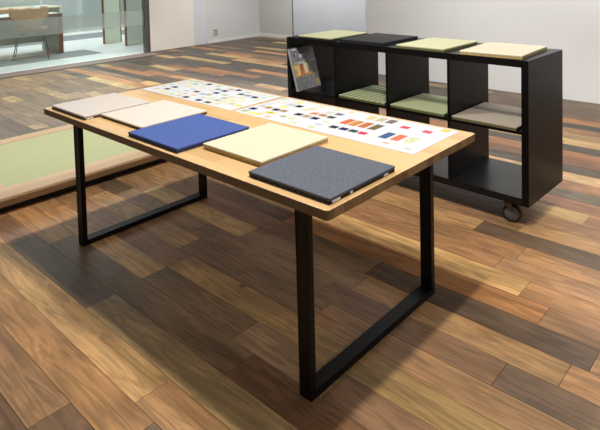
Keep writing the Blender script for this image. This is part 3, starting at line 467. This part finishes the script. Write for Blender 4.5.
# tatami sample boards on the table
def sample(name, label, x0, x1, y0, y1, z, th, top, back, group, rz=0, bevel=.004):
    t = thing(name, label, 'mat', ((x0+x1)/2, (y0+y1)/2, z), rz, group)
    w, d = (x1-x0)/2, (y1-y0)/2
    rbox('backing_board', (-w+.002, w-.002, -d+.002, d-.002, 0, th*.55), back, t, .001)
    rbox('woven_cover', (-w, w, -d, d, th*.55, th), top, t, min(bevel, .003), seg=3)
    return t
GT = 'square tatami sample boards on the table'
K_BRN = mat('brown_backing', 0x4a4038, .8); K_BLK = mat('black_backing', 0x141416, .7); K_STR = mat('straw_backing', 0xb79a62, .8, noise=.3, nscale=90)
K_NVY = mat('navy_backing', 0x1c2748, .7)
s1 = sample('tatami_sample', 'warm grey tatami sample board at the left end of the table', .045, .412, .022, .388, H_, .02, weave_mat('grey_beige_weave', 0xc9c1b9, 0xbdb4ab, 'rib', .007), K_BRN, GT)
s2 = sample('tatami_sample', 'pinkish beige tatami sample board between the grey and the blue ones', .423, .795, .10, .468, H_, .018, weave_mat('pink_beige_weave', 0xd2c7bc, 0xc6baae, 'rib', .007), K_BRN, GT)
s3 = sample('tatami_sample', 'bright blue tatami sample board near the middle of the table', .815, 1.178, .02, .400, H_, .02, weave_mat('blue_weave', 0x435a9c, 0x3a4f88, 'mottle', .006), K_NVY, GT)
s4 = sample('tatami_sample', 'cream tatami sample board with a straw edge, between blue and charcoal', 1.207, 1.548, .122, .498, H_, .022, weave_mat('cream_weave', 0xd4ccb4, 0xbeb498, 'rib', .014), K_STR, GT)
s5 = sample('tatami_sample', 'charcoal grey tatami sample board with black edge at the near right corner', 1.573, 1.936, .036, .392, H_, .020, weave_mat('charcoal_weave', 0x5c616c, 0x4b505a, 'mottle', .006), K_BLK, GT)
M_TAG = mat('white_tag', 0xdedad2, .5)
def edge_tag(s, dims): rbox('paper_tag', dims, M_TAG, s, .0005)
w5, d5 = (1.936-1.573)/2, (.392-.036)/2
edge_tag(s5, (w5-.0015, w5+.001, -d5+.012, -d5+.05, .003, .010)); edge_tag(s5, (w5-.0015, w5+.001, -d5+.10, -d5+.112, .003, .010)); edge_tag(s5, (w5-.0015, w5+.001, d5-.07, d5-.045, .003, .009))
b = MB()
for k in range(13): b.box(-w5+.02+k*.026, -w5+.027+k*.026, -d5+.0005, -d5+.003, .002, .0065)
b.build('edge_stitching', mat('grey_stitch', 0x55575a, .7), s5)
edge_tag(s1, (.367/2-.0015, .367/2+.001, -.183+.01, -.183+.045, .002, .009)); edge_tag(s1, (.367/2-.0015, .367/2+.001, -.183+.10, -.183+.115, .002, .009))

# printed swatch charts
PAPER = mat('white_paper', 203*65536+206*256+210, .45)
PRT = attr_mat('printed_ink'); PRP = attr_mat('printed_pattern', pattern=True)
def chart(idx, label, x0, x1, y0, y1):
    b = MB(); bm = b.bm; cl = bm.faces.layers.float_vector.new('print_color')
    cx, cy = (x0+x1)/2, (y0+y1)/2
    b.box(x0-cx, x1-cx, y0-cy, y1-cy, 0, .0012)
    R = random.Random(idx)
    def ink(xa, xb, ya, yb, c, mi=1, z=.0015):
        b.mi = mi; xa, xb = max(xa, x0+.004), min(xb, x1-.004); ya, yb = max(ya, y0+.004), min(yb, y1-.004)
        if xb <= xa or yb <= ya: return
        f = b.quad([(xa-cx, ya-cy, z), (xb-cx, ya-cy, z), (xb-cx, yb-cy, z), (xa-cx, yb-cy, z)]); f[cl] = Vector(hexc(c)[:3])
    for x, y, w, dd, cr, cg, cb, kd in SWATCH[idx]:
        cr, cg, cb = int(cr*.88), int(cg*.88), int(cb*.86); c = cr*65536+cg*256+cb
        w = w*.8 if dd > .05 else w; ink(x-w/2, x+w/2, y-dd/2, y+dd/2, c, 2 if kd in (3, 4, 5, 6) else 1)
        if kd != 9:
            for q in range(2): ink(x-w/2, x-w/2+w*R.uniform(.4, .8), y-dd/2-.007-q*.005, y-dd/2-.005-q*.005, 0xc4c6c6)
    pales = [a*65536+b_*256+c_ for a, b_, c_ in ((206, 192, 160), (188, 196, 160), (168, 180, 186), (216, 198, 120), (196, 168, 140), (180, 190, 140), (150, 160, 120), (180, 164, 130))]
    for i in range(14 if idx == 1 else 9):
        for j in range(7):
            px_, py_ = x0+.04+i*.056, y0+.035+j*.05
            if any(abs(px_-q[0]) < .052 and abs(py_-q[1]) < .040 for q in SWATCH[idx]) or R.random() < .25: continue
            ink(px_-.019, px_+.019, py_-.013, py_+.013, R.choice(pales))
    b.mi = 0
    return tag(b.build('swatch_chart', [PAPER, PRT, PRP], loc=(cx, cy, H_), recalc=False), label, 'chart', 'printed colour swatch charts on the table')
chart(1, 'shorter white printed sheet of colour swatches at the far left end of the table', .012, .835, .580, .950)
chart(2, 'longest white printed sheet of colour swatches at the right half of the table', .862, 1.893, .578, .948)

# ------------------------------------------------------------------ black cube shelf on casters
SRZ = math.radians(-1.555)
SX, SY, SZ, SW, SD, SH, ST = .080, 1.7745, .125, 1.814, .498, .787, .039
M_SH = mat('black_brown_shelf', 0x050405, .4, noise=.12, spec=.22, nscale=6, stretch=(1, 1, 8))
t = thing('cube_shelf', 'black open cube shelf unit with two rows of cells on casters', 'shelf', (SX, SY, 0), SRZ)
rbox('side_panel', (0, ST, 0, SD, SZ, SZ+SH), M_SH, t, .0015)
rbox('side_panel', (SW-ST, SW, 0, SD, SZ, SZ+SH), M_SH, t, .0015)
rbox('top_panel', (ST, SW-ST, 0, SD, SZ+SH-ST, SZ+SH), M_SH, t, .0015)
rbox('bottom_panel', (ST, SW-ST, 0, SD, SZ, SZ+ST), mat('shelf_base', 0x0d0e10, .35, spec=.3), t, .0015)
cw = (SW-2*ST-3*.016)/4
for k in range(4):
    x0 = ST+k*(cw+.016)
    if k: rbox('divider', (x0-.016, x0, .001, SD, SZ+ST, SZ+SH-ST), M_SH, t, .001)
    rbox('middle_shelf', (x0, x0+cw, .001, SD, SZ+SH/2-.008, SZ+SH/2+.008), M_SH, t, .001)
ZM = SZ+SH/2+.008; ZT = SZ+SH
M_TYRE = mat('black_rubber', 0x121213, .6); M_HUB = mat('grey_hub', 0x66686b, .35, .3); M_BRK = mat('caster_steel', 0x6a5c4a, .4, .6)
def caster(x, y, rz):
    c = D.objects.new('caster', None); COL.objects.link(c); c.parent = t; c.location = (x, y, 0); c.rotation_euler = (0, 0, rz); c.empty_display_size = .03
    b = MB(); b.box(-.03, .03, -.03, .03, .119, .125); b.box(-.012, .012, -.012, .012, .107, .119)
    b.box(-.02, .02, -.024, .024, .1065, .1085)
    for s in (-1, 1):
        y0, y1 = (s*.021, s*.024) if s > 0 else (-.024, -.021)
        vs = [(-.02, .107), (.02, .107), (.029, .066), (.019, .06)]
        a = [b.bm.verts.new((px, y0, pz)) for px, pz in vs]; e = [b.bm.verts.new((px, y1, pz)) for px, pz in vs]
        b.bm.faces.new(a); b.bm.faces.new(e[::-1])
        for i in range(4): b.bm.faces.new((a[i], e[i], e[(i+1) % 4], a[(i+1) % 4]))
    b.build('bracket', M_BRK, c)
    b = MB(); b.lathe([(.036, -.016), (.044, -.016), (.049, -.011), (.05, 0), (.049, .011), (.044, .016), (.036, .016)], (.022, 0, .05)); w = b.build('wheel', M_TYRE, c)
    b = MB(); b.lathe([(.006, -.021), (.036, -.019), (.039, -.0165), (.039, .0165), (.036, .019), (.006, .021)], (.022, 0, .05)); b.build('hub', M_HUB, c)
caster(SW-.135, .05, math.radians(12)); caster(.09, .05, math.radians(-8)); caster(SW-.27, SD-.07, math.radians(35)); caster(.09, SD-.06, math.radians(10))

def on_shelf(label, lx, ly, w, d, z, th, top, back, group, da=0):
    M = Matrix.Rotation(SRZ, 4, 'Z'); p = M @ Vector((lx+w/2, ly+d/2, 0))
    cx, cy = SX+p.x, SY+p.y
    return sample('tatami_sample', label, cx-w/2, cx+w/2, cy-d/2, cy+d/2, z, th, top, back, group, SRZ+da)
GS = 'tatami sample boards lying on top of the shelf'; GM = 'tatami sample boards inside the shelf cells'
K_OLV = mat('olive_backing', 0x5f6238, .8)
on_shelf('pale green tatami board on the shelf top, above the brochure', .122, .0, .325, .42, ZT, .022, weave_mat('pale_green_weave', 0xb3b38e, 0xa6a782, 'rib', .008), K_BLK, GS)
on_shelf('black tatami board lying on top of the shelf', .515, .008, .36, .42, ZT, .022, weave_mat('black_weave', 0x2a2829, 0x1e1c1d, 'mottle', .008), K_BLK, GS)
on_shelf('yellowish green tatami board on the shelf top beside the black one', .982, .004, .337, .42, ZT, .022, weave_mat('yellow_green_weave', 0xcccaa4, 0xc0be98, 'rib', .008), K_OLV, GS)
on_shelf('cream tatami board on the shelf top at its right end', 1.405, .012, .355, .42, ZT, .022, weave_mat('cream_top_weave', 0xdad0b6, 0xcdc3a8, 'rib', .008), K_STR, GS, math.radians(3.5))
x1_, x2_, x3_ = (ST+k*(cw+.016) for k in (1, 2, 3))
on_shelf('green tatami board with a diamond weave in the second cell', x1_+.022, .004, .385, .40, ZM, .02, weave_mat('diamond_weave', 0x69724f, 0xa3aa84, 'diamond', .031, bump=.5), K_OLV, GM)
on_shelf('plain light green tatami board in the third cell', x2_+.012, .004, .385, .40, ZM, .02, weave_mat('fresh_green_weave', 0xa3a984, 0x949a74, 'rib', .016), K_OLV, GM)
on_shelf('taupe tatami board in the rightmost cell of the shelf', x3_+.01, .0, .385, .42, ZM, .02, weave_mat('taupe_weave', 0xaa9f8e, 0x9b9080, 'rib', .012), K_OLV, GM)

# brochure leaning on the shelf's left side panel
t = thing('brochure', 'grey brochure with a warm interior photo leaning inside the leftmost cell', 'brochure', (.236, 1.728, ZM), 0)
hB, wB = .318, .265; al = math.asin(.086/hB)
ux = Vector((-math.sin(al), 0, math.cos(al))); uy = Vector((-.012/.272, 1, 0)).normalized(); un = uy.cross(ux).normalized()
if un.x < 0: un = -un
MBk = Matrix(((uy.x, ux.x, un.x, 0), (uy.y, ux.y, un.y, .0), (uy.z, ux.z, un.z, .0012), (0, 0, 0, 1)))
b = MB(); b.box(0, wB, 0, hB, -.022, 0, MBk); b.build('pages', mat('brochure_paper', 0x9a9ca0, .4), t, .0008)
def cover_mat():
    m = D.materials.new('brochure_cover'); m.use_nodes = True; nt = m.node_tree; N = nt.nodes.new; L = nt.links.new; bs = nt.nodes['Principled BSDF']
    a = N('ShaderNodeAttribute'); a.attribute_name = 'print_color'
    n = N('ShaderNodeTexNoise'); n.inputs['Scale'].default_value = 38; n.inputs['Detail'].default_value = 4; tc = N('ShaderNodeTexCoord'); L(tc.outputs['Object'], n.inputs['Vector'])
    r = N('ShaderNodeMapRange'); r.inputs[1].default_value = .3; r.inputs[2].default_value = .7; r.inputs[3].default_value = .75; r.inputs[4].default_value = 1.3; L(n.outputs['Fac'], r.inputs[0])
    v = N('ShaderNodeVectorMath'); v.operation = 'SCALE'; L(a.outputs['Color'], v.inputs[0]); L(r.outputs[0], v.inputs['Scale']); L(v.outputs[0], bs.inputs['Base Color']); bs.inputs['Roughness'].default_value = .25
    return m
b = MB(); cl = b.bm.faces.layers.float_vector.new('print_color')
def pc(a0, a1, c0, c1, col, z=.0006):
    f = b.quad([MBk @ Vector(p) for p in ((a0*wB, c0*hB, z), (a1*wB, c0*hB, z), (a1*wB, c1*hB, z), (a0*wB, c1*hB, z))]); f[cl] = Vector(hexc(col)[:3])
pc(0, 1, 0, 1, 0x77787c)
pc(.0, 1, .02, .30, 0x6f7074, .0009); pc(.0, 1, .30, .66, 0x8a7a62, .0009)
for (a0, a1, c0, c1, col) in ((.02, .14, .32, .62, 0xc9a35c), (.14, .24, .34, .64, 0xd8b98a), (.26, .42, .34, .56, 0xc87a2c), (.30, .36, .40, .62, 0x8a4a20), (.44, .6, .36, .6, 0xd9c49a), (.6, .78, .38, .64, 0x5c5a50), (.76, .98, .34, .62, 0x4a4842), (.5, .7, .30, .38, 0xa8843c), (.05, .5, .60, .66, 0xb9b4a6), (.85, .97, .05, .2, 0xa88a48)):
    pc(a0, a1, c0, c1, col, .0012)
for q, (a0, a1, c) in enumerate(((.06, .26, .945), (.10, .22, .83), (.32, .60, .80), (.32, .5, .765))): pc(a0, a1, c, c+.022, 0xdcdce0, .0012)
pc(.10, .17, .80, .86, 0x3c4a80, .0014)
b.build('printed_cover', cover_mat(), t, recalc=True)

# ------------------------------------------------------------------ light
w = D.worlds.new('world'); SC.world = w; w.use_nodes = True
w.node_tree.nodes['Background'].inputs[0].default_value = (.93, .96, 1, 1); w.node_tree.nodes['Background'].inputs[1].default_value = WORLD
def spot(x, y, z, e, size=.08, ang=150, blend=.4, col=(1, .96, .905), tx=None):
    l = D.lights.new('unseen_spot', 'SPOT'); l.energy = e; l.spot_size = math.radians(ang); l.spot_blend = blend; l.shadow_soft_size = size; l.color = col
    o = D.objects.new('unseen_spot', l); COL.objects.link(o); o.location = (x, y, z)
    if tx: o.rotation_euler = (Vector(tx)-Vector((x, y, z))).to_track_quat('-Z', 'Y').to_euler()
    return o
def area(x, y, z, sx, sy, e, col=(1, 1, 1), tgt=None):
    l = D.lights.new('soft_light', 'AREA'); l.shape = 'RECTANGLE'; l.size = sx; l.size_y = sy; l.energy = e; l.color = col
    o = D.objects.new('soft_light', l); COL.objects.link(o); o.location = (x, y, z)
    if tgt: o.rotation_euler = (Vector(tgt)-Vector((x, y, z))).to_track_quat('-Z', 'Y').to_euler()
    return o
for a in SPOTS: spot(*a)
for a in AREAS: area(*a)
SC.view_settings.view_transform = 'Standard'; SC.view_settings.look = 'None'; SC.view_settings.exposure = EXPO; SC.view_settings.gamma = 1
